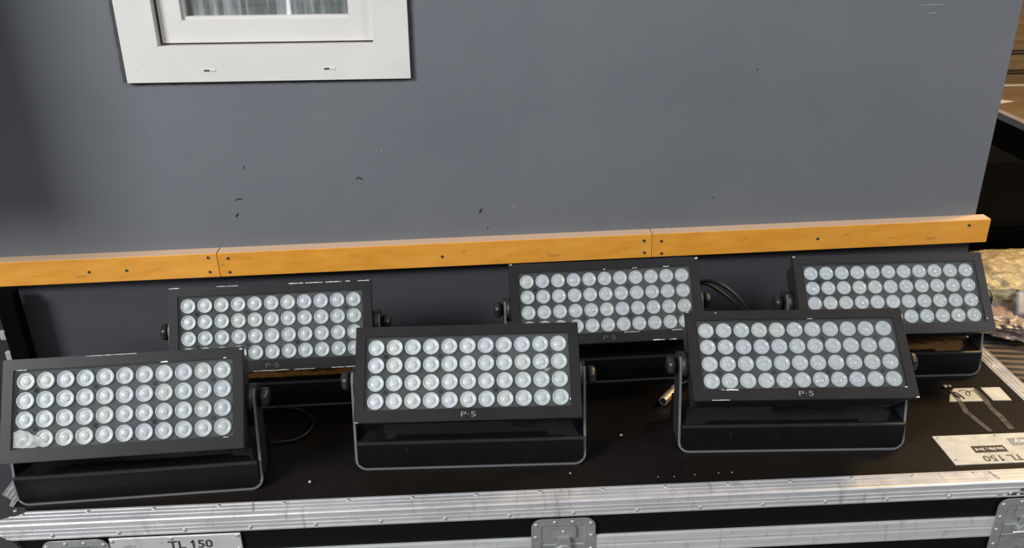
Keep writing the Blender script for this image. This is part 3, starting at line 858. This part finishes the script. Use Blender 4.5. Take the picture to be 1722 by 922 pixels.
cable('loop_cable', [(-0.405, 1.452, 0.0036), (-0.372, 1.449, 0.0036), (-0.343, 1.432, 0.0036), (-0.322, 1.393, 0.0036), (-0.344, 1.345, 0.0036), (-0.40, 1.335, 0.0036)], 0.0026,
      'thin black cable loop lying on the lid beside the left light')
plug = thing('cable_plug', 'small shiny metal plug lying on the lid behind the yoke arm', 'plug', (0.372, 1.442, 0.0092), (0, 0, -0.66))
bm = bmesh.new(); lathe(bm, [(0.0062, -0.038), (0.0086, -0.038), (0.0090, -0.035), (0.0090, -0.004), (0.0080, -0.002), (0.0080, 0.012), (0.0090, 0.013), (0.0090, 0.020), (0.0040, 0.024)], 18, 'y')
obj('shell', bm, 'plug_metal', plug, smooth=False)
bm = bmesh.new(); lathe(bm, [(0.0060, -0.0385), (0.0060, -0.0375)], 14, 'y'); obj('socket', bm, 'screw_hole', plug)
for k in range(3):
    a = 2.1 * k
    bm = bmesh.new(); lathe(bm, [(0.0009, -0.0402), (0.0009, -0.0380)], 6, 'y', center=(0.0025 * math.cos(a), 0, 0.0025 * math.sin(a))); obj('pin', bm, 'plug_metal', plug)
obj('cable_tail', tube(bmesh.new(), [(0, 0.020, 0), (0.004, 0.05, -0.002), (0.02, 0.085, -0.004), (0.05, 0.11, -0.004)], 0.0034), 'cable_rubber', plug)

def crumb(x, y, s, label):
    bm = bmesh.new(); bmesh.ops.create_icosphere(bm, subdivisions=1, radius=s)
    for v in bm.verts: v.co *= random.uniform(0.7, 1.2); v.co.z *= 0.7
    obj('debris_crumb', bm, 'crumb', None, (x, y, s * 0.5), label=label, cat='debris', group='crumbs on the lid')
crumb(0.252, 1.318, 0.0035, 'beige crumb on the lid between the middle and right front lights')
crumb(0.922, 1.436, 0.0050, 'pale crumb beside the handwritten paper label')
crumb(0.931, 1.437, 0.0040, 'smaller pale crumb touching the one by the paper label')
crumb(-0.302, 1.220, 0.0030, 'grey crumb on the lid near the front edge, right of the left light')
crumb(0.146, 1.214, 0.0017, 'tiny speck on the lid above the middle latch')
for k in range(5):
    crumb(0.29 + 0.035 * k + random.uniform(-.008, .008), 1.186 + random.uniform(0, .012), 0.0013, 'tiny crumb of dirt along the front edge profile')

# ------------------------------------------------------------------ things to the right
# crate with ribbed sheet and wrapped bundle
cr = thing('low_crate', 'low dark crate beside the right end of the flight case', 'crate', (1.46, 1.75, FLOOR))
obj('body', new_box(-0.36, 0.36, -0.55, 0.50, 0.0, 0.845, 0.004), 'brown_stripe', cr)
obj('top_board', new_box(-0.362, 0.362, -0.552, 0.502, 0.845, 0.853, 0.002), 'case_side_board', cr)
bm = bmesh.new()
prof = []
nr = 24
for i in range(nr):
    y0 = -0.20 + 0.56 * i / nr; p_ = 0.56 / nr
    prof += [(y0, 0.0008), (y0 + 0.38 * p_, 0.0008), (y0 + 0.46 * p_, 0.014), (y0 + 0.92 * p_, 0.014)]
poly = prof + [(0.36, 0.0), (-0.20, 0.0)]
prism(bm, poly, 'x', -0.235, 0.235)
obj('ribbed_sheet', bm, 'cardboard', None, (1.362, 1.60, FLOOR + 0.8532), (0, 0, -0.16), label='brown ribbed sheet beside the aluminium edge under the plastic bundle', cat='sheet')

def lumpy(bm, cx, cy, cz_, rx, ry, rz, amp, freq, sub=4, seed=0, e=0.6, crinkle=0.0):
    rr = bmesh.ops.create_icosphere(bm, subdivisions=sub, radius=1.0)
    from mathutils import noise as mn
    for v in rr['verts']:
        p = v.co.copy()
        q = Vector([math.copysign(abs(c) ** e, c) for c in p])
        k = 1 + amp * (mn.noise(p * freq + Vector((seed, 0, 0))) + 0.5 * mn.noise(p * freq * 2.6 + Vector((0, seed, 0))) + 0.35 * abs(mn.noise(p * freq * 6)))
        v.co = Vector((cx + q.x * rx * k, cy + q.y * ry * k, cz_ + q.z * rz * k))
        if crinkle:
            w = v.co * 34 + Vector((seed, 0, 0))
            v.co += p * crinkle * (1 - 2 * abs(mn.noise(w)) + 0.6 * (1 - 2 * abs(mn.noise(w * 2.3))))
bun = thing('wrapped_bundle', 'crumpled bundle in yellowish clear plastic film beside the right light', 'bundle', (1.43, 1.88, FLOOR + 0.876))
bm = bmesh.new(); lumpy(bm, 0, 0.02, 0.046, 0.27, 0.12, 0.036, 0.12, 2.2, 6, 3.1, 0.6, 0.009); obj('upper_film', bm, 'yellow_plastic_film', bun, smooth=True)
bm = bmesh.new(); lumpy(bm, -0.02, -0.11, 0.020, 0.25, 0.11, 0.016, 0.13, 2.0, 6, 8.7, 0.6, 0.007); obj('lower_film', bm, 'pink_plastic_film', bun, smooth=True)
for i in range(4):
    bm = bmesh.new(); lumpy(bm, 0.05, -0.080 + 0.012 * i, 0.036 + 0.009 * i, 0.21, 0.11, 0.006, 0.12, 2.5, 4, i * 2.3)
    obj('folded_sheet', bm, 'grey_folded_sheet', bun, smooth=True)
bm = bmesh.new()
rows = []
for i in range(8):
    t = i / 7
    rows.append([bm.verts.new((-0.195 + 0.055 * s + 0.03 * t, -0.155 + 0.06 * t - 0.01 * s, 0.040 + 0.036 * t + 0.005 * math.sin(3 * s + 2 * t))) for s in [j / 6 for j in range(7)]])
for A, B in zip(rows, rows[1:]):
    for i in range(6): bm.faces.new((A[i], A[i + 1], B[i + 1], B[i]))
bmesh.ops.solidify(bm, geom=list(bm.faces), thickness=0.002)
obj('paper_flap', bm, 'lilac_paper', bun, smooth=True)

# black bag behind the wall corner
bag = thing('equipment_bag', 'black fabric equipment bag standing behind the wall corner', 'bag', (1.72, 2.55, FLOOR))
obj('body', new_box(-0.36, 0.36, -0.28, 0.28, 0.0, 0.93, 0.03, 3), 'black_fabric', bag)
bm = bmesh.new()
for k in range(5):
    x = -0.34 + 0.07 * k
    tube(bm, [(x, -0.283, 0.70), (x + 0.035, -0.283, 0.76), (x + 0.07, -0.283, 0.70), (x + 0.035, -0.283, 0.64), (x, -0.283, 0.70)], 0.0015, 5)
obj('stitched_pattern', bm, 'fabric_print', bag)

# second flight case with brown lid further back
bc = thing('flight_case', 'brown-topped flight case in the background right of the wall', 'flight case', (2.9, 3.35, FLOOR))
obj('body', new_box(-0.69, 0.70, -0.65, 0.65, 0.0, 0.917), 'case_side_board', bc)
obj('lid_board', new_box(-0.685, 0.695, -0.645, 0.645, 0.915, 0.9195), 'brown_board', bc)
def prof_bar(x0, x1, y0, y1): return new_box(x0, x1, y0, y1, 0.893, 0.9225, 0.002)
obj('edge_profile', prof_bar(-0.693, -0.660, -0.65, 0.65), 'aluminium', bc)
obj('edge_profile', prof_bar(0.670, 0.703, -0.65, 0.65), 'aluminium', bc)
obj('edge_profile', prof_bar(-0.66, 0.67, -0.653, -0.620), 'aluminium', bc)
obj('edge_profile', prof_bar(-0.66, 0.67, 0.620, 0.653), 'aluminium', bc)
obj('closing_band', new_box(-0.6925, -0.688, -0.65, 0.65, 0.70, 0.78), 'brown_stripe', bc)
bm = bmesh.new(); flat_patch(bm, [(-0.60, 0.30, 0.9193), (-0.52, 0.33, 0.9193), (-0.58, 0.38, 0.9193), (-0.57, 0.345, 0.9193)], (0, 0, 0.0008)); obj('torn_label', bm, 'label_white', bc)
z0 = FLOOR
boxes = [(0.96, 'lowest brown wooden crate of the background stack'), (0.095, 'flat brown crate second from below in the background stack'), (0.30, 'topmost yellowish brown crate of the background stack')]
for i, (h, lab) in enumerate(boxes):
    c = thing('wooden_crate', lab, 'crate', (3.0 + 0.02 * i, 4.45, z0), (0, 0, 0.01 * i), 'stacked crates in the background')
    obj('body', new_box(-0.75, 0.75, -0.35, 0.35, 0.004, h - 0.012, 0.004), 'brown_board', c)
    obj('lid', new_box(-0.755, 0.755, -0.355, 0.355, h - 0.012, h, 0.003), 'brown_stripe' if i < 2 else 'brown_board', c)
    obj('skid', new_box(-0.74, 0.74, -0.34, -0.28, 0, 0.005), 'brown_stripe', c)
    obj('skid', new_box(-0.74, 0.74, 0.28, 0.34, 0, 0.005), 'brown_stripe', c)
    z0 += h
